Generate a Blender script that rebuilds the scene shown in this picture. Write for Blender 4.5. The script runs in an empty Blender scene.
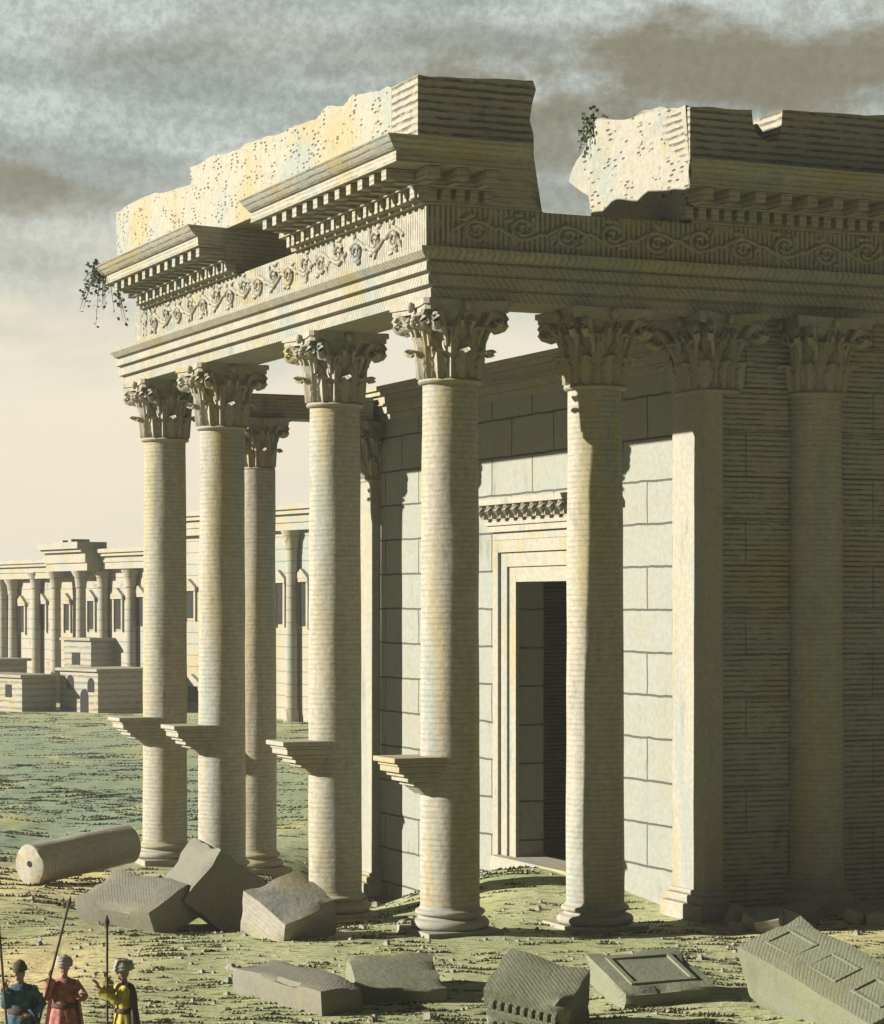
import bpy, bmesh, math, random
from mathutils import Vector, Matrix, noise
random.seed(11)
PI = math.pi
sc = bpy.context.scene
COL = sc.collection
W, H, F = 884, 1024, 2460.0
CAM_Z, HOR, CX = 7.5, 605.0, 442.0

# ------------------------------------------------------------------ frames
UX, UY = 5558.0, 2460.0
_n = math.hypot(UX, UY); UX /= _n; UY /= _n
VX, VY = -UY, UX
ALPHA = math.atan2(UY, UX)
X0, Y0 = (450 - CX) / F * 56.0, 56.0            # axis of the corner column

def P(u, v, z=0.0):
    return Vector((X0 + u * UX + v * VX, Y0 + u * UY + v * VY, z))
def v_at(u, px):
    k = (px - CX) / F
    return (X0 + u * UX - k * (Y0 + u * UY)) / (k * VY - VX)
def u_at(v, px):
    k = (px - CX) / F
    return (X0 + v * VX - k * (Y0 + v * VY)) / (k * UY - UX)
def z_at(py, Y):
    return CAM_Z - (py - HOR) / F * Y
def vz(u, px, py):
    v = v_at(u, px); return v, z_at(py, Y0 + u * UY + v * VY)
def uz(v, px, py):
    u = u_at(v, px); return u, z_at(py, Y0 + u * UY + v * VY)
def at(px, Y):
    return (px - CX) / F * Y

# ------------------------------------------------------------------ terrain
CTRL = []
def ctrl(px, Y, py, s=2.5):
    CTRL.append((at(px, Y), Y, z_at(py, Y), s))
ctrl(335, 62.5, 922); ctrl(165, 75.5, 860); ctrl(222, 70.5, 868); ctrl(258, 73, 880)
ctrl(385, 74.6, 920, 2.2); ctrl(405, 72.5, 915, 2.0); ctrl(340, 69, 922, 2.2); ctrl(520, 65.4, 864, 2.0)
ctrl(560, 62.5, 878, 2.0); ctrl(590, 57.5, 930); ctrl(690, 58, 922); ctrl(450, 56, 932)
ctrl(800, 59.5, 905, 2.5); ctrl(884, 61, 900, 3)

def terr(x, y):
    sw, sz = .06, 0.0
    for cx, cy, cz, s in CTRL:
        d2 = ((x - cx) ** 2 + (y - cy) ** 2) / (2 * s * s)
        if d2 < 14:
            w = math.exp(-d2); sw += w; sz += w * cz
    z = sz / sw
    if abs(x) < 90 and y < 260:
        z += .10 * noise.noise(Vector((x * .35, y * .25, 1))) + .04 * noise.noise(Vector((x * 1.3, y * .9, 5)))
    return z

# ------------------------------------------------------------------ mesh builder
class MB:
    def __init__(s): s.v = []; s.f = []
    def add(s, vs, fs):
        o = len(s.v); s.v += [tuple(p) for p in vs]; s.f += [tuple(i + o for i in f) for f in fs]
    def box(s, x0, x1, y0, y1, z0, z1, M=None):
        vs = [Vector((x, y, z)) for z in (z0, z1) for y in (y0, y1) for x in (x0, x1)]
        if M: vs = [M @ p for p in vs]
        s.add(vs, [(0, 2, 3, 1), (4, 5, 7, 6), (0, 1, 5, 4), (2, 6, 7, 3), (0, 4, 6, 2), (1, 3, 7, 5)])
    def frustum(s, b, t):                              # two quads of 4 points
        s.add(list(b) + list(t), [(3, 2, 1, 0), (4, 5, 6, 7), (0, 1, 5, 4), (1, 2, 6, 5), (2, 3, 7, 6), (3, 0, 4, 7)])
    def prism(s, poly, fn):                            # fn(a, b, k) k = 0/1
        n = len(poly)
        vs = [fn(a, b, 0) for a, b in poly] + [fn(a, b, 1) for a, b in poly]
        s.add(vs, [tuple(range(n)), tuple(range(2 * n - 1, n - 1, -1))] +
              [(i, i + n, (i + 1) % n + n, (i + 1) % n) for i in range(n)])
    def loops(s, rings, cap=True, closed=True):
        n = len(rings[0]); vs = [p for r in rings for p in r]; fs = []
        for i in range(len(rings) - 1):
            for j in range(n if closed else n - 1):
                a, b = i * n + j, i * n + (j + 1) % n
                fs.append((a, b, b + n, a + n))
        if cap: fs += [tuple(range(n - 1, -1, -1)), tuple(range((len(rings) - 1) * n, len(rings) * n))]
        s.add(vs, fs)
    def lathe(s, prof, n=40, c=(0, 0, 0), wob=None, cap=True):
        rings = []
        for r, z in prof:
            ring = []
            for j in range(n):
                t = 2 * PI * j / n
                rr = r + (wob(t, z) if wob else 0)
                ring.append((c[0] + rr * math.cos(t), c[1] + rr * math.sin(t), c[2] + z))
            rings.append(ring)
        s.loops(rings, cap)
    def tube(s, pts, rad, n=7):
        pts = [Vector(p) for p in pts]; rings = []
        for i, p in enumerate(pts):
            d = (pts[min(i + 1, len(pts) - 1)] - pts[max(i - 1, 0)])
            if d.length < 1e-6: d = Vector((0, 0, 1))
            d.normalize()
            a = d.cross(Vector((0, 0, 1)))
            if a.length < .1: a = d.cross(Vector((0, 1, 0)))
            a.normalize(); b = d.cross(a)
            r = rad[i] if isinstance(rad, (list, tuple)) else rad
            rings.append([p + a * (r * math.cos(2 * PI * k / n)) + b * (r * math.sin(2 * PI * k / n)) for k in range(n)])
        s.loops(rings)
    def build(s, name, mat, parent=None, smooth=None, bevel=0, recalc=True):
        me = bpy.data.meshes.new(name); me.from_pydata(s.v, [], s.f); me.update()
        if recalc:
            bm = bmesh.new(); bm.from_mesh(me)
            bmesh.ops.recalc_face_normals(bm, faces=bm.faces); bm.to_mesh(me); bm.free()
        me.materials.append(mat)
        o = bpy.data.objects.new(name, me); COL.objects.link(o)
        if parent: o.parent = parent
        if smooth is not None:
            me.polygons.foreach_set('use_smooth', [True] * len(me.polygons))
            me.set_sharp_from_angle(angle=math.radians(smooth))
        if bevel:
            m = o.modifiers.new('edge', 'BEVEL'); m.width = bevel; m.segments = 2; m.limit_method = 'ANGLE'; m.angle_limit = .6
        return o

def tag(o, label, cat, group=None, kind='thing'):
    o['label'] = label; o['category'] = cat; o['kind'] = kind
    if group: o['group'] = group
    return o
def empty(name, loc=(0, 0, 0), rz=0.0):
    o = bpy.data.objects.new(name, None); COL.objects.link(o); o.empty_display_size = .2
    o.location = loc; o.rotation_euler = (0, 0, rz); return o

# ------------------------------------------------------------------ materials
class NT:
    def __init__(s, name):
        s.m = bpy.data.materials.new(name); s.m.use_nodes = True
        s.t = s.m.node_tree; s.t.nodes.clear()
        s.out = s.n('ShaderNodeOutputMaterial'); s.b = s.n('ShaderNodeBsdfPrincipled')
        s.t.links.new(s.b.outputs[0], s.out.inputs[0])
        s.b.inputs['Specular IOR Level'].default_value = .15
    def n(s, typ, **kw):
        x = s.t.nodes.new(typ)
        for k, v in kw.items(): setattr(x, k, v)
        return x
    def l(s, a, b): s.t.links.new(a, b)
    def coord(s, kind='Object'): return s.n('ShaderNodeTexCoord').outputs[kind]
    def mapping(s, src, scale=(1, 1, 1), loc=(0, 0, 0)):
        m = s.n('ShaderNodeMapping'); m.inputs['Scale'].default_value = scale; m.inputs['Location'].default_value = loc
        s.l(src, m.inputs[0]); return m.outputs[0]
    def noise(s, src, scale, detail=4, rough=.55, dist=0):
        x = s.n('ShaderNodeTexNoise'); x.inputs['Scale'].default_value = scale; x.inputs['Detail'].default_value = detail
        x.inputs['Roughness'].default_value = rough; x.inputs['Distortion'].default_value = dist
        s.l(src, x.inputs['Vector']); return x.outputs[0]
    def rng(s, src, a, b, c=0, d=1):
        x = s.n('ShaderNodeMapRange'); x.interpolation_type = 'SMOOTHSTEP'
        for i, v in enumerate((a, b, c, d)): x.inputs[1 + i].default_value = v
        s.l(src, x.inputs[0]); return x.outputs[0]
    def math(s, op, a, b=None):
        x = s.n('ShaderNodeMath', operation=op)
        for i, v in enumerate((a, b)):
            if v is None: continue
            if isinstance(v, (int, float)): x.inputs[i].default_value = v
            else: s.l(v, x.inputs[i])
        return x.outputs[0]
    def mix(s, fac, a, b, mode='MIX'):
        x = s.n('ShaderNodeMix', data_type='RGBA', blend_type=mode)
        for sock, v in ((x.inputs[0], fac), (x.inputs[6], a), (x.inputs[7], b)):
            if isinstance(v, (int, float)): sock.default_value = v
            elif isinstance(v, tuple): sock.default_value = (*v[:3], 1)
            else: s.l(v, sock)
        return x.outputs[2]
    def bump(s, h, strength, dist, prev=None):
        x = s.n('ShaderNodeBump'); x.inputs['Strength'].default_value = strength; x.inputs['Distance'].default_value = dist
        s.l(h, x.inputs['Height'])
        if prev is not None: s.l(prev, x.inputs['Normal'])
        return x.outputs[0]

CREAM, OCHRE, BLUEISH, SHADE_AND_JOINT = (.315, .290, .232), (.31, .262, .145), (.245, .268, .243), (.04, .038, .027)  # last colour: painted shading lines, also mortar joints and pits
def stone(name, groove=None, pitch=.13, gdark=.3, gdepth=.03, brick=None, plane='yz', dash=None, tint=None, tintf=0.0, stretch=(.6, .6, .22), rough=1.0, seed=0.0, second=None, bright=1.0):
    t = NT(name); co = t.coord(); sep = t.n('ShaderNodeSeparateXYZ'); t.l(co, sep.inputs[0])
    rnd = t.n('ShaderNodeObjectInfo').outputs['Random']
    off = t.n('ShaderNodeVectorMath', operation='ADD'); t.l(co, off.inputs[0])
    cmb = t.n('ShaderNodeCombineXYZ'); t.l(t.math('MULTIPLY', rnd, 37.0), cmb.inputs[0]); t.l(t.math('MULTIPLY', rnd, 11.0), cmb.inputs[2])
    t.l(cmb.outputs[0], off.inputs[1]); oc = off.outputs[0]
    st = t.mapping(oc, stretch, (seed, seed * 2, seed * 3))
    n1 = t.noise(st, 1.1, 3, .5); n2 = t.noise(t.mapping(st, (1, 1, 1), (9, 4, 2)), 1.3, 3, .5)
    c = t.mix(t.rng(n1, .49, .66), tuple(x * bright for x in CREAM), tuple(x * bright for x in OCHRE))
    c = t.mix(t.rng(n2, .51, .68, 0, .9), c, tuple(x * bright for x in BLUEISH))
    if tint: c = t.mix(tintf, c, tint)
    fine = t.noise(oc, 7, 6, .7)
    c = t.mix(t.rng(fine, .3, .7, .55, 0), c, (.20, .185, .135))
    grime = t.noise(t.mapping(oc, (1, 1, .35), (3, 3, 3)), 1.7, 6, .7)
    c = t.mix(t.rng(grime, .56, .75, 0, .5), c, (.10, .10, .075))
    h = t.math('MULTIPLY', fine, .5)
    nrm = t.bump(h, .7 * rough, .05)
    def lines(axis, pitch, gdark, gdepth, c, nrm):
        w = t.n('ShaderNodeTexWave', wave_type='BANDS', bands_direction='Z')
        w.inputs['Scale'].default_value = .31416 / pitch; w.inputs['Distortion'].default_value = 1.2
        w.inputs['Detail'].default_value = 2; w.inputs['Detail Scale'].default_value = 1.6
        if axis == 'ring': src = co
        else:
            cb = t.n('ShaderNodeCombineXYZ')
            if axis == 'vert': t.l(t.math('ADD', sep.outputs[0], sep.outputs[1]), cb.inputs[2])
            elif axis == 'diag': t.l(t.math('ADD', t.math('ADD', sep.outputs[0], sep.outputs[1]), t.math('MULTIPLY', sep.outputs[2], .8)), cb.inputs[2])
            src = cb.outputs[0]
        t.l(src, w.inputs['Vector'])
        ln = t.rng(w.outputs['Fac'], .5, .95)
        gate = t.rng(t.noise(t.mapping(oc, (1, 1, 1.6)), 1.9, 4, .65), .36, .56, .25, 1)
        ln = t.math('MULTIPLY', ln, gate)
        c = t.mix(t.math('MULTIPLY', ln, gdark), c, SHADE_AND_JOINT)  # dark lines put hatched shade into the stone colour
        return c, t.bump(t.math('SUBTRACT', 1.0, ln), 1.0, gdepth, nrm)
    if groove: c, nrm = lines(groove, pitch, gdark, gdepth, c, nrm)
    if second: c, nrm = lines(*second, c, nrm)
    if brick:
        cb = t.n('ShaderNodeCombineXYZ')
        t.l(sep.outputs[0 if plane[0] == 'x' else 1], cb.inputs[0]); t.l(sep.outputs[2], cb.inputs[1])
        wob = t.n('ShaderNodeVectorMath', operation='ADD'); t.l(cb.outputs[0], wob.inputs[0])
        nz = t.n('ShaderNodeTexNoise'); nz.inputs['Scale'].default_value = 1.5; t.l(co, nz.inputs['Vector'])
        sm = t.n('ShaderNodeVectorMath', operation='SCALE'); t.l(nz.outputs['Color'], sm.inputs[0]); sm.inputs['Scale'].default_value = .07
        t.l(sm.outputs[0], wob.inputs[1])
        b = t.n('ShaderNodeTexBrick'); b.inputs['Scale'].default_value = 1; b.inputs['Brick Width'].default_value = brick[0]
        b.inputs['Row Height'].default_value = brick[1]; b.inputs['Mortar Size'].default_value = brick[2]; b.inputs['Mortar Smooth'].default_value = .3
        t.l(wob.outputs[0], b.inputs['Vector'])
        c = t.mix(t.math('MULTIPLY', b.outputs['Fac'], brick[3]), c, SHADE_AND_JOINT)
        nrm = t.bump(t.math('SUBTRACT', 1.0, b.outputs['Fac']), 1, .04, nrm)
    if dash:
        cb = t.n('ShaderNodeCombineXYZ')
        t.l(t.math('MULTIPLY', t.math('ADD', sep.outputs[0], sep.outputs[1]), dash[0]), cb.inputs[0]); t.l(t.math('MULTIPLY', sep.outputs[2], dash[1]), cb.inputs[1])
        vo = t.n('ShaderNodeTexVoronoi', voronoi_dimensions='2D'); vo.inputs['Scale'].default_value = 1; vo.inputs['Randomness'].default_value = .75
        t.l(cb.outputs[0], vo.inputs['Vector'])
        gate = t.rng(t.noise(t.mapping(oc, (1, 1, 1.4)), 1.5, 3, .6),   .50, .58)
        k = t.math('MULTIPLY', t.rng(vo.outputs['Distance'], .26, .12), gate)
        c = t.mix(t.math('MULTIPLY', k, .8), c, SHADE_AND_JOINT)
        nrm = t.bump(t.math('SUBTRACT', 1.0, k), 1, .04, nrm)
    t.l(c, t.b.inputs['Base Color']); t.b.inputs['Roughness'].default_value = .9
    t.l(nrm, t.b.inputs['Normal'])
    return t.m

def plain(name, col, var=.3, scale=9, rough=.8, bump=.02):
    t = NT(name); co = t.coord(); nz = t.noise(co, scale, 5, .6)
    c = t.mix(t.rng(nz, .3, .7), tuple(x * (1 - var) for x in col), tuple(min(1, x * (1 + var)) for x in col))
    t.l(c, t.b.inputs['Base Color']); t.b.inputs['Roughness'].default_value = rough
    t.l(t.bump(nz, .6, bump), t.b.inputs['Normal']); return t.m

M = {}
M['shaft'] = stone('shaft_stone', 'ring', .125, .20, .004, stretch=(1.1, 1.1, .12), bright=1.12)
M['carved'] = stone('carved_stone', rough=.8, stretch=(.6, .6, .5))
M['archi'] = stone('architrave_stone', 'diag', .17, .36, .006, stretch=(.4, .4, .4))
M['frieze'] = stone('frieze_stone', 'vert', .13, .68, .014, stretch=(.4, .4, .4))  # strong upright lines deepen the shaded flank in the colour
M['cornice'] = stone('cornice_stone', 'ring', .11, .36, .008, stretch=(.4, .4, .4))
M['attic'] = stone('attic_shade_lines', 'ring', .17, .7, .03, stretch=(.4, .4, .4))  # front attic: shade painted as dark lines, left off the lit side
M['attic_pitted'] = stone('pitted_attic_stone', stretch=(.4, .4, .4), dash=(2.6, 9.5), rough=1.3)
M['broken'] = stone('broken_core_stone', stretch=(.4, .4, .4), dash=(2.3, 8.5), rough=1.5)
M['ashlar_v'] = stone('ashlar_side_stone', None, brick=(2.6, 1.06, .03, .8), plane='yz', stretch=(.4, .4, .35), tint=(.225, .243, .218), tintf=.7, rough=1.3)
M['ashlar_u'] = stone('ashlar_front_shade_lines', 'ring', .125, .68, .012, brick=(2.4, 1.06, .02, .5), plane='xz', stretch=(.4, .4, .35))  # front wall: its shade deepened by dark lines in the colour
M['anta'] = stone('anta_stone', None, stretch=(.9, .9, .16))
M['far'] = stone('distant_stone', None, stretch=(.15, .15, .15), rough=.4, brick=(2.2, .8, .03, .35), plane='yz')
M['house'] = stone('house_plaster', 'ring', .45, .35, .05, stretch=(.3, .3, .3))
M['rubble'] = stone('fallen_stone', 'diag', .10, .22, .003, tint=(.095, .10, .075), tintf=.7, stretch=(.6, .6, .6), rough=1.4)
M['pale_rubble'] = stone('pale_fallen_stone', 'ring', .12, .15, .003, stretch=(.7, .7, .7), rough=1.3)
M['green_rubble'] = stone('mossy_stone', 'diag', .10, .25, .003, tint=(.12, .15, .08), tintf=.75, stretch=(.6, .6, .6), rough=1.4)
M['dark'] = plain('opening_shade', (.014, .014, .012))  # flat dark panels standing in for shade inside doors, windows and dowel hole
M['leaf'] = plain('ivy_leaf', (.10, .13, .07)); M['stem'] = plain('plant_stem', (.09, .08, .05))
M['skin'] = plain('skin', (.30, .19, .125), .1); M['white'] = plain('turban_cloth', (.27, .25, .20), .2, 30)
M['wood'] = plain('spear_wood', (.07, .05, .03))
M['blue'] = plain('blue_cloth', (.045, .09, .12), .45, 14); M['navy'] = plain('dark_blue_cloth', (.04, .06, .07), .3, 14)
M['red'] = plain('rose_cloth', (.30, .115, .095), .4, 14); M['pink'] = plain('pale_rose_cloth', (.40, .26, .20), .25, 14)
M['yellow'] = plain('yellow_cloth', (.36, .30, .06), .35, 14); M['brown'] = plain('dark_brown_cloth', (.07, .06, .04), .3, 14)
M['belt'] = plain('dark_belt', (.07, .04, .03))

# ------------------------------------------------------------------ ground
def axis_vals(fine0, fine1, step, far0, far1):
    a = []; x = fine0; s = step
    while x > far0: s *= 1.35; x -= s; a.append(x)
    a.reverse(); k = int((fine1 - fine0) / step); a += [fine0 + i * step for i in range(k + 1)]
    x = a[-1]; s = step
    while x < far1: s *= 1.35; x += s; a.append(x)
    return a
gx = axis_vals(-18, 18, .3, -2500, 2500); gy = axis_vals(34, 84, .4, -400, 5000)
g = MB()
g.v = [(x, y, terr(x, y)) for y in gy for x in gx]
nx = len(gx)
g.f = [(j * nx + i, j * nx + i + 1, (j + 1) * nx + i + 1, (j + 1) * nx + i) for j in range(len(gy) - 1) for i in range(nx - 1)]
t = NT('ground_soil'); co = t.coord()
st = t.mapping(co, (.35, .16, .3)); n1 = t.noise(st, 1.2, 4, .6); n2 = t.noise(t.mapping(st, (1, 1, 1), (7, 3, 1)), 1.0, 4, .6)
sand, green, teal, dk = (.70, .57, .28), (.35, .365, .155), (.26, .32, .21), (.10, .105, .05)
att = t.n('ShaderNodeAttribute', attribute_name='wash').outputs['Color']
sepc = t.n('ShaderNodeSeparateColor'); t.l(att, sepc.inputs[0])
c = t.mix(t.rng(n1, .40, .58), green, (.46, .44, .22))
c = t.mix(t.math('MULTIPLY', sepc.outputs[1], t.rng(n2, .3, .5)), c, teal)
c = t.mix(t.math('MULTIPLY', sepc.outputs[0], t.rng(n1, .2, .4, .5, 1)), c, sand)
strk = t.noise(t.mapping(co, (.9, 2.6, 1)), 2.2, 5, .7, .6)
c = t.mix(t.rng(strk, .52, .62, 0, .75), c, dk)
t.l(c, t.b.inputs['Base Color']); t.b.inputs['Roughness'].default_value = .95
t.l(t.bump(strk, .8, .12, t.bump(t.noise(co, 9, 5, .7), .6, .04)), t.b.inputs['Normal'])
go = g.build('ground', t.m, None, 60, recalc=False); go['kind'] = 'structure'
wash = go.data.color_attributes.new('wash', 'FLOAT_COLOR', 'POINT')
def gs(x, y, cx, cy, sx, sy): return math.exp(-((x - cx) / sx) ** 2 - ((y - cy) / sy) ** 2)
for i, (x, y, z) in enumerate(g.v):
    sandw = min(1, gs(x, y, -8.3, 49.5, 1.7, 5.5) * 1.2 + gs(x, y, -11, 68, 3, 5) * .9 + gs(x, y, 8.6, 56.5, 2.5, 2) * .7 + gs(x, y, -14, 60, 3, 4) * .4)
    tealw = min(1, gs(x, y, -14, 92, 9, 22) + gs(x, y, -28, 120, 14, 40) + .3)
    wash.data[i].color = (sandw, tealw, 0, 1)

# grass tussocks: nobody could count them
g = MB(); rg = random.Random(3)
for _ in range(7500):
    Y = 37 + 128 * rg.random() ** 1.9; X = (rg.random() - .5) * .42 * Y
    lu = (X - X0) * UX + (Y - Y0) * UY; lv = (X - X0) * VX + (Y - Y0) * VY
    if lu > 6.1 and lv > -.4: continue
    if gs(X, Y, -8.3, 49.5, 1.7, 5) > .35 and rg.random() < .85: continue
    if noise.noise(Vector((X * .4, Y * .22, 2))) < -.1 and rg.random() < .75: continue
    fs = 1 if Y < 62 else 1.4
    a = .45 * noise.noise(Vector((X * .25, Y * .18, 7))) + rg.uniform(-.12, .12); L = rg.uniform(.2, .5 + 1.0 * rg.random()) * fs; hh = rg.uniform(.045, .085) * fs
    cv = rg.uniform(-.25, .25); k = int(L / .05 / fs) + 3
    for q in range(k):
        s_ = (q / (k - 1) - .5); x = X + s_ * L * math.cos(a) + rg.uniform(-.015, .015); y = Y + s_ * L * math.sin(a) * 2.2 + cv * (s_ * s_) * 2 * L
        z = terr(x, y) - .012; w = rg.uniform(.03, .05) * fs; tp = (1 - (2 * s_) ** 2) * .8 + .25
        g.add([(x - w, y, z), (x + w, y + rg.uniform(-.02, .02), z), (x + rg.uniform(-.05, .07), y + rg.uniform(-.08, .05), z + hh * tp * rg.uniform(.6, 1.1))], [(0, 1, 2)])
for _ in range(1500):
    Y = rg.uniform(84, 172); X = rg.uniform(-.215, -.03) * Y
    if noise.noise(Vector((X * .15, Y * .07, 4))) < -.15 and rg.random() < .7: continue
    L = rg.uniform(.4, 2.2); a = rg.uniform(-.2, .2); k = int(L / .15) + 3; hh = rg.uniform(.03, .09)
    for q in range(k):
        s_ = q / (k - 1) - .5; x = X + s_ * L * math.cos(a) + rg.uniform(-.05, .05); y = Y + s_ * L * math.sin(a) * 3 + rg.uniform(-.2, .2); z = terr(x, y) - .012; w = rg.uniform(.05, .1)
        g.add([(x - w, y, z), (x + w, y, z), (x + rg.uniform(-.08, .1), y, z + hh * rg.uniform(.4, 1.1))], [(0, 1, 2)])
gr = g.build('grass', plain('dry_grass', (.06, .065, .032), .5, 2), None, recalc=False)
tag(gr, 'dark tufts of dry grass scattered over the uneven ground', 'grass', None, 'stuff')

# ------------------------------------------------------------------ corinthian capital
def capital_meshes(rb=.64, hgt=1.85, square=None):
    """bell with two rows of leaves, four pairs of volutes; and the abacus. square=(sx, sy, power) bends it to a pilaster."""
    def warp(p):
        if not square: return p
        x, y, z = p; r = math.hypot(x, y)
        if r < 1e-6: return p
        cx, cy = x / r, y / r; q = square[2]
        k = 1 / (abs(cx) ** q + abs(cy) ** q) ** (1 / q)
        return (x * k * square[0], y * k * square[1], z)
    m = MB(); ab = MB()
    m.lathe([(rb - .02, 0), (rb + .07, .02), (rb + .1, .07), (rb + .07, .12), (rb - .02, .14), (rb - .03, .5), (rb, 1.0), (rb + .08, 1.3), (rb + .24, 1.55), (rb + .26, 1.6)], 32)
    def leaf(ang, z0, h, w0, out):
        ns, nw = 19, 10; pts = []
        for i in range(ns):
            s = i / (ns - 1)
            if s < .7:
                z = z0 + h * s / .7; r = rb + .03 + .10 * s + (.05 if z > 1 else 0)
            else:
                ph = (s - .7) / .3 * 2.6
                z = z0 + h + out * .55 * math.sin(ph) * .9; r = rb + .10 + out * (1 - math.cos(ph)) * .55
            w = w0 * (.62 + .5 * math.sin(PI * min(1, s * 1.05)) ** .8) * (1 - .55 * max(0, s - .6) / .4)
            lob = .60 + .40 * abs(math.cos(s * PI * 3.5)) ** .6
            for j in range(nw + 1):
                q = (j / nw - .5) * 2
                ww = w * (lob if abs(q) > .55 else .9) * q * .55
                rr = r + .06 * (1 - abs(q)) + .035 * math.cos(q * PI * 3.2) + (.05 if abs(q) > .55 else 0) * (lob - .8) - .07 * q * q
                t_ = ang + ww / max(r, .3)
                pts.append((rr * math.cos(t_), rr * math.sin(t_), z - .05 * abs(q) * s))
        o = len(m.v); n = nw + 1
        m.add(pts, [(i * n + j, i * n + j + 1, (i + 1) * n + j + 1, (i + 1) * n + j) for i in range(ns - 1) for j in range(nw)])
    for k in range(8): leaf(k * PI / 4, .12, .52, .50, .30)
    for k in range(8): leaf(k * PI / 4 + PI / 8, .14, .98, .44, .36)
    def spiral(ang, r0, z0, r1, z1, cr, rad, turns=1.35, side=0):
        pts = []; rr = []
        for i in range(8):
            s = i / 7; r = r0 + (r1 - r0) * s ** 1.7; z = z0 + (z1 - z0) * s
            pts.append((r, z)); rr.append(rad * (.6 + .5 * s))
        cx, cz = r1, z1 - cr
        for i in range(1, 15):
            a = PI / 2 - i / 14 * turns * 2 * PI; k = cr * (1 - .62 * i / 14)
            pts.append((cx + k * math.cos(a), cz + k * math.sin(a))); rr.append(rad * (1.1 - .35 * i / 14))
        out = []
        for i, (r, z) in enumerate(pts):
            t_ = ang + side * (1 - .55 * min(1, i / 8))
            out.append((r * math.cos(t_), r * math.sin(t_), z))
        m.tube(out, rr, 6)
    for k in range(4):
        a = PI / 4 + k * PI / 2
        for sd in (-.28, .28): spiral(a, rb + .12, .85, rb + .48, 1.60, .21, .085, 1.35, sd)
        for sd in (-.30, .30): spiral(k * PI / 2, rb + .12, .95, rb + .26, 1.5, .13, .05, 1.1, sd)
        x, y = (rb + .34) * math.cos(k * PI / 2), (rb + .34) * math.sin(k * PI / 2)
        m.lathe([(.02, -.12), (.07, -.09), (.10, 0), (.07, .09), (.02, .12)], 8, (x, y, hgt - .12))
    for z0, z1, e in ((1.6, 1.72, 0), (1.72, hgt, .07)):
        ring = []
        cd = rb + .82 + e
        for k in range(4):
            a0 = PI / 4 + k * PI / 2; a1 = a0 + PI / 2
            p0 = Vector((math.cos(a0), math.sin(a0))) * cd; p1 = Vector((math.cos(a1), math.sin(a1))) * cd
            d = (p1 - p0).normalized(); nn = (p0 + p1).normalized()
            for i in range(9):
                s = i / 8; q = p0 + d * (.10 + s * ((p1 - p0).length - .20)) - nn * (.17 * math.sin(PI * s))
                ring.append(q)
        ab.loops([[(q.x, q.y, z0) for q in ring], [(q.x, q.y, z1) for q in ring]])
    if square:
        m.v = [warp(p) for p in m.v]; ab.v = [warp((p[0] * .93, p[1] * .93, p[2])) for p in ab.v]
    return m, ab

def add_capital(parent, z, meshes=None, scale=(1, 1, 1), loc=(0, 0)):
    m, ab = capital_meshes() if meshes is None else meshes
    c = m.build('capital', M['carved'], parent, 50, recalc=not True)
    c.location = (loc[0], loc[1], z); c.scale = scale
    a = ab.build('abacus', M['carved'], c, 40)
    return c
_cap0 = None
def copy_capital(src, parent, z, scale=(1, 1, 1), loc=(0, 0)):
    c = src.copy(); COL.objects.link(c); c.parent = parent; c.location = (loc[0], loc[1], z); c.scale = scale
    for ch in src.children:
        d = ch.copy(); COL.objects.link(d); d.parent = c
    return c

ARCH_Z = 14.34
def make_base(r, parent):
    b = MB()
    b.box(-r - .25, r + .25, -r - .25, r + .25, -.6, .16)
    pr = [(r + .18, .16)]
    for i in range(9): a = -PI / 2 + PI * i / 8; pr.append((r + .11 + .11 * math.cos(a), .27 + .11 * math.sin(a)))
    pr += [(r + .05, .40), (r + .03, .46)]
    for i in range(7): a = -PI / 2 + PI * i / 6; pr.append((r + .06 + .06 * math.cos(a), .53 + .06 * math.sin(a)))
    pr += [(r + .02, .61), (r, .68)]
    b.lathe(pr, 40)
    return b.build('base', M['carved'], parent, 50, bevel=.02)

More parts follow.
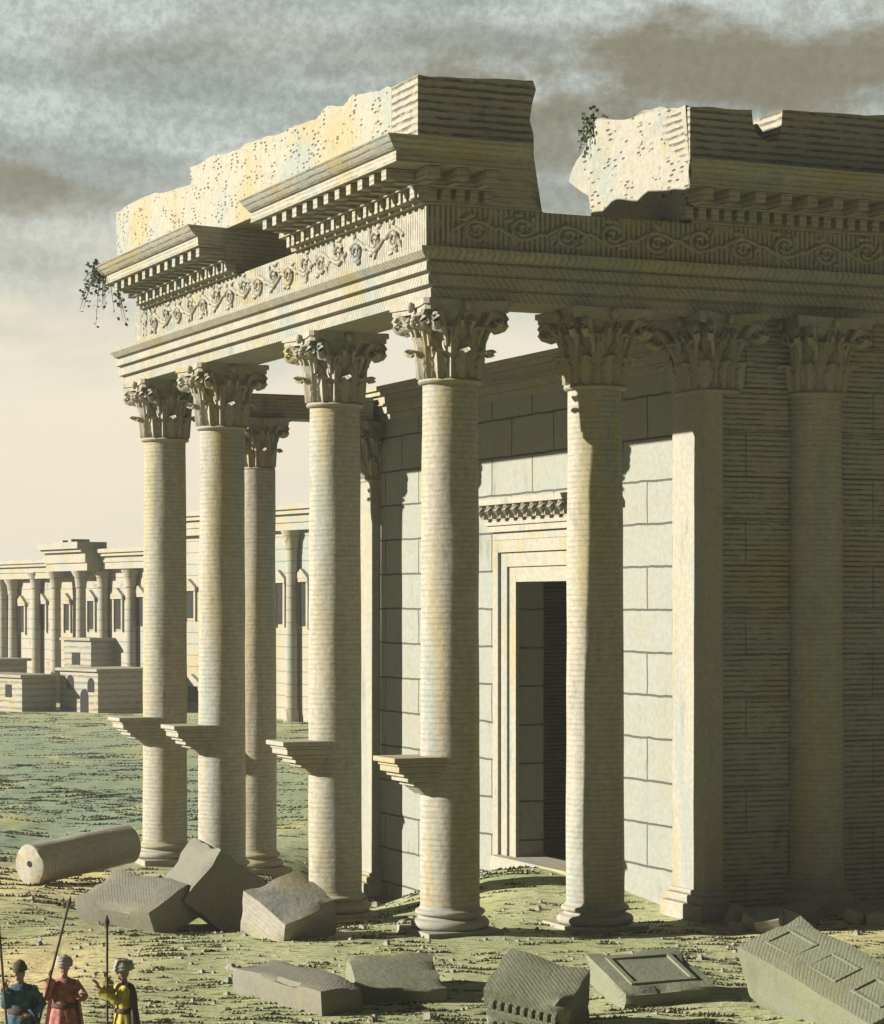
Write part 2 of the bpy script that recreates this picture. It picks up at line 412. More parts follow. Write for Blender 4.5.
def make_column(px, label, u=0.0, v=None, r=.68, top=ARCH_Z, bracket=True, cap_scale=1.0, nick=0):
    global _cap0
    if v is None: v = v_at(u, px)
    p = P(u, v); z0 = terr(p.x, p.y) - .02
    e = empty('column', (p.x, p.y, z0), ALPHA)
    tag(e, label, 'column', 'free-standing columns of the ruined portico')
    make_base(r, e)
    hgt = top - z0; ch = 1.85 * cap_scale; sh = hgt - ch
    s = MB(); n = 26; pr = []
    for i in range(n + 1):
        q = i / n; rr = r * (1 - .07 * q ** 1.6)
        pr.append((rr, .66 + (sh - .66 + .02) * q))
    sd = random.random() * 50
    s.lathe(pr, 56, wob=lambda t_, z: .018 * noise.noise(Vector((math.cos(t_) * 1.6, math.sin(t_) * 1.6, z * .7 + sd)))
            - .05 * max(0, noise.noise(Vector((math.cos(t_) * 2.5, math.sin(t_) * 2.5, z * 1.1 + sd * 2))) - .42))
    s.build('shaft', M['shaft'], e, 50)
    if _cap0 is None: _cap0 = add_capital(e, sh)
    else: copy_capital(_cap0, e, sh, (cap_scale * r / .68,) * 2 + (cap_scale,))
    if bracket:
        b = MB(); zt = 4.08 - z0
        for (ext, hw, a0, a1) in ((1.64, .64, 0, .12), (1.54, .58, .12, .20), (1.50, .56, .20, .34), (1.36, .52, .34, .44), (1.25, .48, .44, .56), (1.08, .42, .56, .66)):
            b.box(-ext, -.35, -hw, hw, zt - a1 + .003, zt - a0)
        b.frustum([(-.75, -.3, zt - .86), (-.35, -.3, zt - .86), (-.35, .3, zt - .86), (-.75, .3, zt - .86)],
                  [(-1.0, -.4, zt - .66), (-.35, -.4, zt - .66), (-.35, .4, zt - .66), (-1.0, .4, zt - .66)])
        b.build('statue_bracket', M['carved'], e, None, bevel=.02)
    return e

make_column(450, 'corner column of the portico, standing right under the angle of the entablature')
make_column(595, 'single column between the corner column and the square pier, hiding part of the doorway', u=u_at(0, 595), v=0.0, bracket=False)
make_column(335, 'bracketed column next to the corner column, with the pale leaning block at its foot')
make_column(222, 'bracketed column overlapping the plain inner column, behind the block standing on its edge')
make_column(165, 'outermost bracketed column under the broken end of the entablature, its foot by the fallen drum')
VC = 20.2
make_column(258, 'plain shaded inner column without bracket, carrying the cross beam behind the row', u=u_at(VC, 257), v=VC, r=.60, top=13.2, bracket=False, cap_scale=.86)

# ------------------------------------------------------------------ entablature
ent = empty('entablature', P(0, 0, 0), ALPHA)
tag(ent, 'broken carved entablature with attic blocks carried on the portico columns', 'entablature')
UEND = 21.0
def sweep(mb, prof, left=None, right=None, corner=True):
    """profile of (outward, z) swept along the side row (left) and the front (right), mitred at the corner"""
    rings = []
    if left is not None: rings.append([(-o, left(o, z), z) for o, z in prof])
    if left is not None and not corner and right is None: pass
    if corner: rings.append([(-o, -o, z) for o, z in prof])
    if right is not None: rings.append([(right(o, z), -o, z) for o, z in prof])
    mb.loops(rings)
def sweep_run(mb, prof, a, b, side):
    n = 2
    f = (lambda o, z, t_: (-o, t_, z)) if side == 'left' else (lambda o, z, t_: (t_, -o, z))
    mb.loops([[f(o, z, a(o, z)) for o, z in prof], [f(o, z, b(o, z)) for o, z in prof]])
def const(c): return lambda o, z: c
def rag(c, k=0.0, amp=.12, sd=0.0):
    return lambda o, z: c + k * o + amp * noise.noise(Vector((o * 2.1 + sd, z * 2.3, sd)))

VE = v_at(-.9, 120)
a = MB()
sweep(a, [(.85, 14.34), (.85, 14.58), (.80, 14.59), (.80, 14.63), (.95, 14.65), (.95, 14.88), (.89, 14.89), (.89, 14.93), (1.03, 14.95), (1.03, 15.15), (.96, 15.16), (.96, 15.19), (1.08, 15.22), (1.22, 15.36), (1.24, 15.46), (-.75, 15.46), (-.75, 14.34)],
      rag(VE, 0, .15, 3), const(UEND))
a.build('architrave', M['archi'], ent, None, bevel=.012)
f_ = MB()
VF = v_at(-1.05, 135)
sweep(f_, [(1.05, 15.463), (1.05, 16.40), (-.72, 16.40), (-.72, 15.463)], rag(VF, 0, .2, 5), const(UEND))
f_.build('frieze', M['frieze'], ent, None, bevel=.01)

# acanthus scroll running along the frieze
def scroll(t0, t1, mapf, name):
    m = MB(); zc = 15.93; L = 1.15; t_ = t0; up = 1; sd = 0
    stem = []
    while t_ + L < t1:
        for i in range(9): stem.append(mapf(t_ + L * i / 9, zc + up * .22 * math.sin(PI * i / 9) - up * .05))
        c0 = t_ + L * .5; cz = zc - up * .06; pts = []
        for i in range(22):
            an = (PI / 2 if up > 0 else -PI / 2) + up * i / 21 * 2.2 * 2 * PI * .75; k = .27 * (1 - .8 * i / 21)
            pts.append(mapf(c0 + k * 1.15 * math.cos(an), cz + k * math.sin(an)))
        m.tube(pts, [.065 - .02 * i / 21 for i in range(22)], 6)
        for q in range(5):
            an = random.uniform(0, 2 * PI); k = .30
            pa = mapf(c0 + k * math.cos(an), cz + k * math.sin(an)); pb = mapf(c0 + (k + .22) * math.cos(an + .5), max(15.55, min(16.32, cz + (k + .16) * math.sin(an + .5))))
            m.tube([pa, (Vector(pa) + Vector(pb)) / 2, pb], [.025, .075, .01], 6)
        t_ += L; up = -up
    m.tube(stem, .055, 6)
    return m.build(name, M['carved'], ent, 60)
scroll(.2, VF - .4, lambda t_, z: (-1.06, t_, z), 'frieze_scroll')
scroll(-.4, 14, lambda t_, z: (t_, -1.06, z), 'frieze_scroll')

CZ = 16.403
CORN = [(1.07, CZ), (1.18, CZ), (1.18, 16.72), (1.5, 16.73), (1.5, 17.05), (2.3, 17.06), (2.3, 17.30), (2.36, 17.31), (2.5, 17.45), (2.62, 17.60), (-.7, 17.60), (-.7, CZ)]
def teeth(mb, side, t0, t1, okf=None):
    pt = (lambda o, t_, z: (-o, t_, z)) if side == 'left' else (lambda o, t_, z: (t_, -o, z))
    def bx(o0, o1, ta, tb, za, zb):
        q = [pt(o, t_, z) for o in (o0, o1) for t_ in (ta, tb) for z in (za, zb)]
        xs, ys, zs = [[p[i] for p in q] for i in range(3)]
        mb.box(min(xs), max(xs), min(ys), max(ys), min(zs), max(zs))
    t_ = t0
    while t_ < t1 - .2:
        bx(1.17, 1.43, t_, t_ + .20, 16.45, 16.715); t_ += .34
    t_ = t0
    while t_ < t1 - .3:
        bx(1.49, 2.20, t_, t_ + .28, 16.80, 17.04); bx(1.49, 1.95, t_ + .05, t_ + .23, 16.74, 16.795)
        t_ += .70
# corner piece: from the break on the side row to the break on the front
V1 = v_at(-2.6, 235); U1 = u_at(-2.6, 531)
c1 = MB(); sweep(c1, CORN, rag(V1, -.15, .25, 1), lambda o, z: u_at(-o, 531 + (14 if z < 16.6 else 0)) + .16 * noise.noise(Vector((o * 2.1, z * 2.3, 8))))
teeth(c1, 'left', -1.5, V1 - .3); teeth(c1, 'right', -1.5, U1 - .2)
c1.build('cornice', M['cornice'], ent, None, bevel=.012)
# side piece beyond the gap, its broken end seen from the front
VA = v_at(-2.6, 187); VB = VA + .25; VEND = v_at(-2.6, 93)
c2 = MB(); k = (VA - VB) / 1.5
sweep_run(c2, CORN, lambda o, z: VB + k * (max(o, .6) - 1.1) + .38 * noise.noise(Vector((o * 2.2, z * 2.6, 4))), rag(VEND, 0, .25, 6), 'left')
teeth(c2, 'left', VA + .2, VEND - .3)
c2.build('cornice', M['cornice'], ent, None, bevel=.012)
# front piece beyond the gap
U2 = u_at(-2.4, 692)
c3 = MB(); sweep_run(c3, CORN, lambda o, z: u_at(-o, 691) + .12 * noise.noise(Vector((o * 2.1, z * 2.3, 9))), const(UEND), 'right'); teeth(c3, 'right', U2 + .4, UEND - .2)
c3.build('cornice', M['cornice'], ent, None, bevel=.012)

# attic blocks
def jag(pts, sub=4, amp=.10, sd=0.0):
    out = []
    for i in range(len(pts) - 1):
        (x0, z0), (x1, z1) = pts[i], pts[i + 1]
        for s in range(sub):
            q = s / sub; x = x0 + (x1 - x0) * q; z = z0 + (z1 - z0) * q
            n_ = noise.noise(Vector((x * 1.7 + sd, z * 1.7, sd)))
            out.append((x + amp * .4 * n_, z + amp * n_))
    out.append(pts[-1]); return out
AZ = 17.603
uL = -1.4
tops = [(418, 76), (395, 84), (372, 92), (352, 95), (343, 106), (328, 105), (316, 119), (298, 124), (275, 136), (252, 140), (232, 151), (208, 158), (190, 168), (191, 184), (170, 191), (148, 196), (128, 206), (116, 212)]
poly = jag([vz(uL, *q) for q in tops], 3, .10, 2)
poly = [(v, max(z, AZ + .2)) for v, z in poly]
vend = poly[-1][0]
poly = [(.103, AZ), (.103, poly[1][1])] + [q for q in poly[1:] if q[0] > .12] + [(vend - .1, AZ + .4), (vend - .25, AZ)]
m = MB(); m.prism(poly, lambda a_, b_, kk: (-1.4 + 1.5 * kk, a_, b_)); m.build('attic_wall', M['attic_pitted'], ent, None, bevel=.01)
tops = [(419, 76), (450, 77), (480, 78), (505, 80), (533, 81), (536, 90), (532, 105), (530, 120), (534, 137)]
pp = jag([uz(-1.4, *q) for q in tops], 3, .06, 7)
ztop = poly[1][1]
pp = [(-1.4, AZ), (-1.4, ztop)] + [q for q in pp if q[0] > -1.35] + [(pp[-1][0], AZ)]
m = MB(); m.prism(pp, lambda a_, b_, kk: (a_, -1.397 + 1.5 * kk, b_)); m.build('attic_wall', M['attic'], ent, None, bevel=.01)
UC = u_at(-1.4, 690)
tops = [(690, 106), (715, 107), (752, 110), (753, 124), (757, 134), (766, 142), (774, 141), (781, 132), (782, 111), (830, 113), (884, 116), (960, 118), (1100, 122)]
pp = jag([uz(-1.4, *q) for q in tops], 3, .05, 9)
pp = [(UC, AZ)] + [(max(UC, a_), b_) for a_, b_ in pp] + [(pp[-1][0], AZ)]
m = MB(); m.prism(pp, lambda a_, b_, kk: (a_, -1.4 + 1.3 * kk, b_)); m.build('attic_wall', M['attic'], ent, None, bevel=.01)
# broken core of the entablature: its end wall faces the side row
end = [(686, 107), (672, 106), (655, 108), (640, 112), (622, 121), (603, 117), (590, 127), (584, 145), (574, 170), (571, 182), (589, 196), (590, 208)]
UB = UC - .03
pe = jag([vz(UB, *q) for q in end], 3, .12, 4)
pe = [(-.85, 16.41), (-1.2, 16.75), (-1.36, 17.2), (-1.38, 17.65)] + pe + [(pe[-1][0] - .2, 16.41)]
m = MB()
m.prism(pe, lambda a_, b_, kk: (UB + 1.9 * kk + .13 * noise.noise(Vector((a_ * .9, b_ * .9, 3))), a_ if kk == 0 else max(a_, -.05), b_))
m.build('broken_core', M['broken'], ent, None)
m = MB(); m.box(UB + 1.95, UEND, -.05, 5.4, 16.45, 17.9); m.build('broken_core', M['broken'], ent, None)
# cross beam from the side row over the inner column to the wall
uC = u_at(VC, 257); m = MB(); m.box(uC - .75, 6.2, VC - .5, VC + .5, 13.203, 13.95); m.build('cross_beam', M['cornice'], ent, None, bevel=.02)

# ------------------------------------------------------------------ cella
cel = empty('cella_wall', P(6.4, 0, 0), ALPHA)
tag(cel, 'masonry temple wall behind the columns with tall framed doorway and corner pier', 'wall')
def Lu(u): return u - 6.4
UW = 6.50; UA = 6.24
VEW = v_at(UW, 364)
dv1, dv0 = v_at(UW, 519), v_at(UW, 592); dz = z_at(582, Y0 + UW * UY + dv1 * VY)
print('door', dv0, dv1, dz, 'wall end', VEW, 'UC', UC, 'U1', U1, 'VE', VE)
w = MB(); x0, x1 = Lu(UW), Lu(UW) + .75; zb = -4
w.box(x0, x1, .85, dv0, zb, 14.2); w.box(x0, x1, dv1, VEW, zb, 14.2); w.box(x0, x1, dv0, dv1, dz, 14.2); w.box(x0, x1, dv0, dv1, zb, .2)
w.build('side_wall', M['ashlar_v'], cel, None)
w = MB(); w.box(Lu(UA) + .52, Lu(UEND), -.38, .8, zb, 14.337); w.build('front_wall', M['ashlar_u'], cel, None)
w = MB()
w.box(Lu(UEND) - .8, Lu(UEND), .85, VEW, zb, 13); w.box(x1, Lu(UEND) - .85, VEW - .7, VEW, zb, 13)
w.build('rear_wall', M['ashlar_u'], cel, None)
w = MB(); w.box(x1 + .01, Lu(UEND) - .85, .85, VEW - .75, 12.4, 12.9); w.build('roof', M['cornice'], cel, None)  # unseen slab added over the cella to keep the doorway dark
w = MB(); w.box(Lu(7.0), Lu(UEND), .85, 4.4, 14.21, 16.40); w.build('upper_wall', M['broken'], cel, None)
# wall cornice
w = MB()
for o, za, zz in ((.06, 13.2, 13.42), (.14, 13.423, 13.66), (.24, 13.663, 13.72), (.30, 13.98, 14.12), (.40, 14.123, 14.26)):
    w.box(x0 - o, x0 - .001, 1.2, VEW + o, za, zz)
w.box(x0 - .18, x0 - .001, 1.2, VEW + .1, 13.723, 13.978)
w.build('wall_cornice', M['carved'], cel, None, bevel=.012)
# door frame
w = MB()
for o, wd, off in ((.10, .42, 0), (.17, .40, .42), (.26, .34, .82)):
    w.box(x0 - o, x0 + .1 - off * .02, dv1 + off, dv1 + off + wd - .003, zb, dz + off + wd - .003)
    w.box(x0 - o, x0 + .1 - off * .02, dv0 - off - wd + .003, dv0 - off, zb, dz + off + wd - .003)
    w.box(x0 - o, x0 + .1 - off * .02, dv0 - off + .003, dv1 + off - .003, dz + off, dz + off + wd - .003)
w.build('door_frame', M['anta'], cel, None, bevel=.01)
w = MB(); d0, d1 = dv0 - 1.25, dv1 + 1.25; zt = dz + 1.16
w.box(x0 - .22, x0 - .002, d0, d1, zt + .003, zt + .22); w.box(x0 - .34, x0 - .002, d0 - .1, d1 + .1, zt + .223, zt + .40)
w.box(x0 - .40, x0 - .002, d0 - .15, d1 + .15, zt + .403, zt + .55)
w.box(x0 - .75, x0 - .002, d0 - .3, d1 + .3, zt + .95, zt + 1.12)
yy = d0
while yy < d1 - .2:
    w.box(x0 - .62, x0 - .39, yy, yy + .22, zt + .58, zt + .947); w.tube([(x0 - .62, yy + .11, zt + .93), (x0 - .68, yy + .11, zt + .8), (x0 - .60, yy + .11, zt + .62)], [.1, .13, .06], 6)
    yy += .55
w.box(x0 - .38, x0 - .002, d0 - .12, d1 + .12, zt + .553, zt + .948)
w.build('door_cornice', M['carved'], cel, None, bevel=.012)
# threshold and an inner leaf in shade
w = MB(); w.box(x0 - .5, x1, dv0 - .9, dv1 + .9, -1, terr(*P(UW, (dv0 + dv1) / 2)[:2]) + .05); w.build('threshold', M['carved'], cel, None, bevel=.02)

def pilaster(ua, ub, va, vb, z0, cap_top, name='corner_pier', capn=(1, 1)):
    s = MB(); s.box(Lu(ua), Lu(ub), va, vb, z0, cap_top - 1.80)
    p_ = s.build(name, M['anta'], cel, None, bevel=.015)
    b = MB(); b.box(Lu(ua) - .24, Lu(ub) + .1, va - .24, vb + .2, z0, z0 + .42); b.box(Lu(ua) - .15, Lu(ub) + .1, va - .15, vb + .12, z0 + .423, z0 + .62)
    b.box(Lu(ua) - .07, Lu(ub) + .1, va - .07, vb + .06, z0 + .623, z0 + .74)
    b.build('base', M['carved'], p_, None, bevel=.04)
    hu, hv = max(.5, (ub - ua) / 2), (vb - va) / 2
    ms = capital_meshes(.64, 1.85, (hu / .66 * .98, hv / .66 * .98, 7))
    c = add_capital(p_, cap_top - 1.85, ms, (1, 1, 1), (Lu(ua + hu), (va + vb) / 2))
    return p_
p = P(UA, 0); pilaster(UA, UA + .50, -.72, .84, terr(p.x, p.y) - .05, ARCH_Z, 'corner_pier')
p = P(6.3, VC + .3); pilaster(UA, UA + .9, VEW - 1.3, VEW + .05, terr(p.x, p.y) - .05, 13.19, 'end_pier')
# engaged half column on the front wall
ue = u_at(-.45, 815); p = P(ue, -.6); zg = terr(p.x, p.y)
s = MB(); s.lathe([(.68, zg + .6), (.68, 4), (.66, 9), (.63, ARCH_Z - 1.83)], 48, (Lu(ue), -.45, 0)); eng = s.build('engaged_column', M['shaft'], cel, 50)
b = MB(); b.box(Lu(ue) - .92, Lu(ue) + .92, -1.3, -.39, zg - .5, zg + .2); b.lathe([(.9, zg + .2), (.93, zg + .3), (.88, zg + .4), (.74, zg + .46), (.78, zg + .55), (.69, zg + .62)], 40, (Lu(ue), -.45, 0)); b.build('base', M['carved'], eng, 50)
copy_capital(_cap0, eng, ARCH_Z - 1.85, (1, 1, 1), (Lu(ue), -.45))

# ------------------------------------------------------------------ fallen blocks
def rough_bm(L, Wd, Hh, sd=0.0, amp=.05, cuts=7, chip=.10):
    bm = bmesh.new(); bmesh.ops.create_cube(bm, size=1)
    bmesh.ops.subdivide_edges(bm, edges=bm.edges[:], cuts=cuts, use_grid_fill=True)
    for v in bm.verts:
        p = v.co; e = sorted(abs(c) for c in p); edge = max(0, e[1] - .42) / .08
        q = Vector((p.x * L, p.y * Wd, p.z * Hh))
        nz = noise.noise(q * 1.3 + Vector((sd, sd, sd)))
        n2 = noise.noise(q * 3.1 + Vector((sd, 0, -sd)))
        q += noise.noise_vector(q * .9 + Vector((sd, 2 * sd, 0))) * amp
        k = edge * max(0, nz + .15 + .5 * n2) * chip
        q -= Vector((p.x, p.y, p.z)).normalized() * k * 2
        v.co = q
    return bm
def block(name, label, cat, px, Y, z, dims, rot, mat, sd=1.0, amp=.05, extra=None, group='fallen stones of the ruin', chip=.10, dx=0):
    bm = rough_bm(*dims, sd=sd, amp=amp, chip=chip)
    me = bpy.data.meshes.new(name); bm.to_mesh(me); bm.free(); me.materials.append(M[mat])
    me.polygons.foreach_set('use_smooth', [True] * len(me.polygons)); me.set_sharp_from_angle(angle=math.radians(28))
    o = bpy.data.objects.new(name, me); COL.objects.link(o)
    X = at(px, Y); o.location = (X, Y, terr(X, Y) + z); o.rotation_euler = tuple(math.radians(a_) for a_ in rot)
    tag(o, label, cat, group)
    if extra:
        for nm, mb, mt in extra: mb.build(nm, M[mt], o, None, bevel=.01)
    return o
# drum
r = .56; L = 3.7
d = MB(); pr = [(0.02, 0), (r - .03, 0), (r, .03)] + [(r - .02 * (i % 2) * .3, .03 + (L - .06) * i / 14) for i in range(1, 15)] + [(r - .03, L), (.02, L - .15)]
d.lathe(pr, 40, wob=lambda t_, z: .03 * noise.noise(Vector((math.cos(t_) * 1.5, math.sin(t_) * 1.5, z))) if z > 0.01 else 0)
do = d.build('column_drum', M['shaft'], None, 45)
X, Y = at(29, 66.6), 66.6
do.location = (X, Y, terr(X, Y) + .52)
dirv = Vector((.62, .77, .085)).normalized(); do.rotation_euler = dirv.to_track_quat('Z', 'Y').to_euler()
tag(do, 'round fallen column drum lying on its side with its flat end turned forward', 'column drum', 'fallen stones of the ruin')
h = MB(); h.lathe([(.085, -.02), (.07, .03)], 10, (-.03, .05, 0)); h.build('dowel_hole', M['dark'], do)

def bars(L, Wd, Hh):
    m = MB(); m.box(-L * .42, L * .42, -Wd / 2 - .07, -Wd / 2 + .05, -.05 * Hh, .12 * Hh); m.box(-L * .35, L * .3, -Wd / 2 - .10, -Wd / 2 + .05, .2 * Hh, .34 * Hh); return m
ex = MB(); ex.box(-.7, .75, -.72, -.55, .02, .13); ex.box(-.5, .55, -.75, -.55, .19, .28)
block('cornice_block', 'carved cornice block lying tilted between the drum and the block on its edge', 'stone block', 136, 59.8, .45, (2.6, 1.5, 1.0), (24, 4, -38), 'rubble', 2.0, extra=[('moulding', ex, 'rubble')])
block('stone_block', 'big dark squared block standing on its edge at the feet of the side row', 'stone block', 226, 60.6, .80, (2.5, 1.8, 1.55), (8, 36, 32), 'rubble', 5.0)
block('stone_block', 'pale block with a hatched shaded side leaning before the second side column', 'stone block', 290, 55.3, .45, (1.55, 1.5, 1.15), (26, -14, 40), 'pale_rubble', 9.0)
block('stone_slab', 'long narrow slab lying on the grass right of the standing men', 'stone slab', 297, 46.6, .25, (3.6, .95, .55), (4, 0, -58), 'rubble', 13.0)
block('stone_slab', 'flat broad slab with light top in front of the corner column', 'stone slab', 395, 47.6, .22, (1.7, 2.2, .5), (10, 2, 8), 'green_rubble', 17.0)
ex = MB()
for i in range(2):
    ex.box(-.66, .66, -.80, -.5, -.32 + i * .46, -.20 + i * .46)
    for q in range(9): ex.box(-.63 + q * .145, -.55 + q * .145, -.75, -.5, -.195 + i * .46, -.06 + i * .46)
block('moulded_fragment', 'thick cornice fragment with rows of teeth on its face', 'stone block', 537, 43.8, .45, (1.55, 1.3, 1.15), (26, 10, -20), 'green_rubble', 21.0, extra=[('dentil_band', ex, 'green_rubble')])
# slab with a sunk panel cut in its top
ex = MB()
for (a0, a1, b0, b1) in ((-.66, .66, -.72, -.62), (-.66, .66, .62, .72), (-.66, -.56, -.617, .617), (.56, .66, -.617, .617)): ex.box(a0, a1, b0, b1, .24, .315)
block('panelled_slab', 'mossy slab with a raised rectangular border on its flat top', 'stone slab', 650, 47.0, .22, (1.85, 2.1, .56), (12, -2, 16), 'green_rubble', 25.0, extra=[('panel_border', ex, 'green_rubble')], amp=.03)
ex = MB()
for q in (-1.25, 0, 1.25):
    for (a0, a1, b0, b1) in ((-.42, .42, -.30, -.24), (-.42, .42, .24, .30), (-.42, -.36, -.237, .237), (.36, .42, -.237, .237)):
        ex.box(q + a0, q + a1, b0, b1, .50, .595)
block('coffered_block', 'largest fallen block, sloping down with square panels on its upper face', 'stone block', 838, 44.2, .42, (3.9, 1.45, 1.15), (20, 13, -60), 'green_rubble', 27.0, extra=[('panel_moulding', ex, 'green_rubble')], amp=.03, chip=.07)
rr = random.Random(8)
for i in range(16):
    px = rr.uniform(725, 875); Y = rr.uniform(56.2, 58.0); s_ = rr.uniform(.3, .8)
    block('rubble_stone', 'small rough rubble stone lying before the dark front wall', 'rubble', px, Y, s_ * .22, (s_, s_ * .8, s_ * .7), (rr.uniform(-25, 25), rr.uniform(-25, 25), rr.uniform(0, 180)), 'pale_rubble', 30 + i, .08, group='rubble stones before the front wall')
# stone chips strewn round the ruin
g = MB(); rg = random.Random(21)
for _ in range(1500):
    if rg.random() < .6: X = rg.gauss(0, 7); Y = rg.uniform(43, 70)
    else: Y = 38 + 80 * rg.random() ** 1.6; X = (rg.random() - .5) * .4 * Y
    lu = (X - X0) * UX + (Y - Y0) * UY; lv = (X - X0) * VX + (Y - Y0) * VY
    if lu > 6 and lv > -.6: continue
    r_ = rg.uniform(.02, .07) * (2 if rg.random() < .08 else 1); z = terr(X, Y)
    top = [(X + r_ * rg.uniform(.4, .8) * math.cos(a_), Y + r_ * rg.uniform(.4, .8) * math.sin(a_), z + r_ * rg.uniform(.5, 1)) for a_ in (0.3, 1.9, 3.4, 4.9)]
    bot = [(X + r_ * rg.uniform(.9, 1.3) * math.cos(a_), Y + r_ * rg.uniform(.9, 1.3) * math.sin(a_), z - .02) for a_ in (0.3, 1.9, 3.4, 4.9)]
    g.frustum(bot, top)
tag(g.build('gravel', M['pale_rubble'], None), 'small stone chips strewn over the ground round the ruin', 'gravel', None, 'stuff')

# ------------------------------------------------------------------ distant colonnaded building
PA = Vector((-36.8, 205)); PB = Vector((-9.2, 160)); DD = (PB - PA).normalized(); NN = Vector((-DD.y, DD.x)) * -1
if NN.y > 0: NN = -NN
def ft(px, off=0.0):                                  # distance along the facade at a picture column
    q = PA + NN * off; k = (px - CX) / F
    return (q.x - k * q.y) / (k * DD.y - DD.x)
far = empty('colonnaded_building', (PA.x, PA.y, 0), math.atan2(DD.y, DD.x))
tag(far, 'long ruined colonnaded building on the far side of the plain', 'building')
# local x along the facade; local -y is outward when NN = -(perp)
sgn = 1 if Vector((-DD.y, DD.x)).dot(NN) > 0 else -1
def fy(o): return sgn * o
def fbox(mb, xa, xb, oa, ob, za, zb_): mb.box(min(xa, xb), max(xa, xb), min(fy(oa), fy(ob)), max(fy(oa), fy(ob)), za, zb_)
def fz(px, py, off=0.0):
    t_ = ft(px, off); return z_at(py, (PA + NN * off + DD * t_).y)
tL, tP, tM, tR = ft(-70), ft(70), ft(172), ft(345)
mb = MB(); fbox(mb, tL, tP, -2, 0, -2, 9.6); fbox(mb, tP, tM, -2, 0, -2, 10.2); mb.build('wall', M['far'], far)
zr = fz(290, 531)
mb = MB(); fbox(mb, tM + .01, tR, -3, .3, -2, zr); mb.build('wall', M['far'], far)
for ta, tb, zc in ((tL, tP - .01, 9.603), (tP, tM, 10.203)):
    mb = MB()
    for o0, o1, za, zz in ((0, .75, 0, .5), (0, .85, .503, .95), (-1, 1.15, .953, 1.2), (-1, 1.35, 1.203, 1.5)): fbox(mb, ta, tb, o0, o1, zc + za, zc + zz)
    mb.build('cornice', M['carved'], far)
mb = MB(); h0 = fz(290, 506) - zr
for o0, o1, za, zz in ((-1, .8, 0, .3), (-1, .9, .303, .62), (-1, 1.2, .623, .8), (-1, 1.4, .803, 1)): fbox(mb, tM + .01, tR, o0, o1, zr + .003 + za * h0, zr + zz * h0)
mb.build('cornice', M['carved'], far)
# raised porch
ta, tb = ft(51, 1.5), ft(92, 1.5)
mb = MB()
for o0, o1, za, zz in ((-.5, 1.9, 10.1, 10.7), (-.5, 2.05, 10.703, 11.5), (-.5, 2.4, 11.503, 11.75), (.3, 2.7, 11.753, 12.25)): fbox(mb, ta, tb, o0, o1, za, zz)
fbox(mb, ta + (tb - ta) * .40, ta + (tb - ta) * .5, .6, 2.2, 12.25, 12.45); fbox(mb, ta + (tb - ta) * .66, ta + (tb - ta) * .74, .8, 2.3, 12.25, 12.5)
mb.build('porch_entablature', M['carved'], far)
for px, o in ((-22, .45), (-10, .45), (3, .45), (13, .45), (36, .45), (56, 1.3), (81, 1.3), (103, .45), (131, .45), (160, .45), (292, .7)):
    t_ = ft(px, o); zt = 9.6 if px < 36 else 10.1 if px < 200 else zr; k = .42
    mb = MB(); mb.lathe([(k * 1.25, -2), (k * 1.25, .5), (k, .8), (k * .88, zt - 1.3), (k * 1.05, zt - 1.25), (k, zt - 1.1), (k * 1.2, zt - .5), (k * 1.75, zt - .12), (k * 1.75, zt - .003)], 14, (t_, fy(o), 0))
    mb.build('column', M['far'], far, 40)
for px, ya, yb, wd in ((23, 606, 632, .55), (44, 604, 630, .55), (68, 604, 630, .55), (92, 601, 629, .6), (119, 599, 629, .65), (141, 597, 626, .65), (191, 591, 618, .7), (281, 583, 624, .5), (304, 582, 626, .5), (194, 686, 702, .9)):
    o = 0 if px < 170 else .3
    t_ = ft(px, o); za, zz = fz(px, yb, o), fz(px, ya, o)
    mb = MB(); fbox(mb, t_ - wd, t_ + wd, o - .05, o + .05, za, zz); wn = mb.build('window', M['dark'], far)
    mb = MB()
    fbox(mb, t_ - wd - .25, t_ - wd, o, o + .15, za - .2, zz); fbox(mb, t_ + wd, t_ + wd + .25, o, o + .15, za - .2, zz); fbox(mb, t_ - wd - .4, t_ + wd + .4, o, o + .25, zz + .003, zz + .25)
    mb.prism([(t_ - wd - .45, zz + .253), (t_ + wd + .45, zz + .253), (t_, zz + .85)], lambda a_, b_, kk: (a_, fy(o + .28 * kk), b_))
    mb.build('window_frame', M['carved'], wn)

# low houses in front of it: lit gable wall to the left, shaded wall to the right
EL = Vector((.62, -.785)); ER = Vector((.785, .62))
def house(label, px_l, px_c, px_r, Y, ytop, wins=(), z0=-.5, group='low houses before the colonnaded building', over=.25):
    C_ = Vector((at(px_c, Y), Y)); k = (px_l - CX) / F
    la = (C_.x - k * C_.y) / (EL.x - k * EL.y)
    k = (px_r - CX) / F; lb = (k * C_.y - C_.x) / (ER.x - k * ER.y)
    e = empty('stone_house', (C_.x, C_.y, 0), math.atan2(ER.y, ER.x))    # local x along the shaded wall, local y back along the lit wall
    tag(e, label, 'house', group)
    zt = z_at(ytop, Y)
    m = MB(); m.box(0, lb, 0, la, z0, zt - .2); m.build('wall', M['house'], e)
    m = MB(); m.box(-over, lb + over, -over, la + over, zt - .197, zt); m.build('roof', M['cornice'], e)
    for (q, za, zb_, hw, arch) in wins:
        m = MB(); n_ = 7
        pl = [(q * la - hw, za), (q * la + hw, za), (q * la + hw, zb_)]
        if arch: pl += [(q * la + hw * math.cos(PI * i / n_), zb_ + hw * math.sin(PI * i / n_)) for i in range(1, n_)]
        pl += [(q * la - hw, zb_)]
        m.prism(pl, lambda a_, b_, kk: (-.03 + .06 * kk, a_, b_)); m.build('door' if za < 0.3 else 'window', M['dark'], e)
    return e
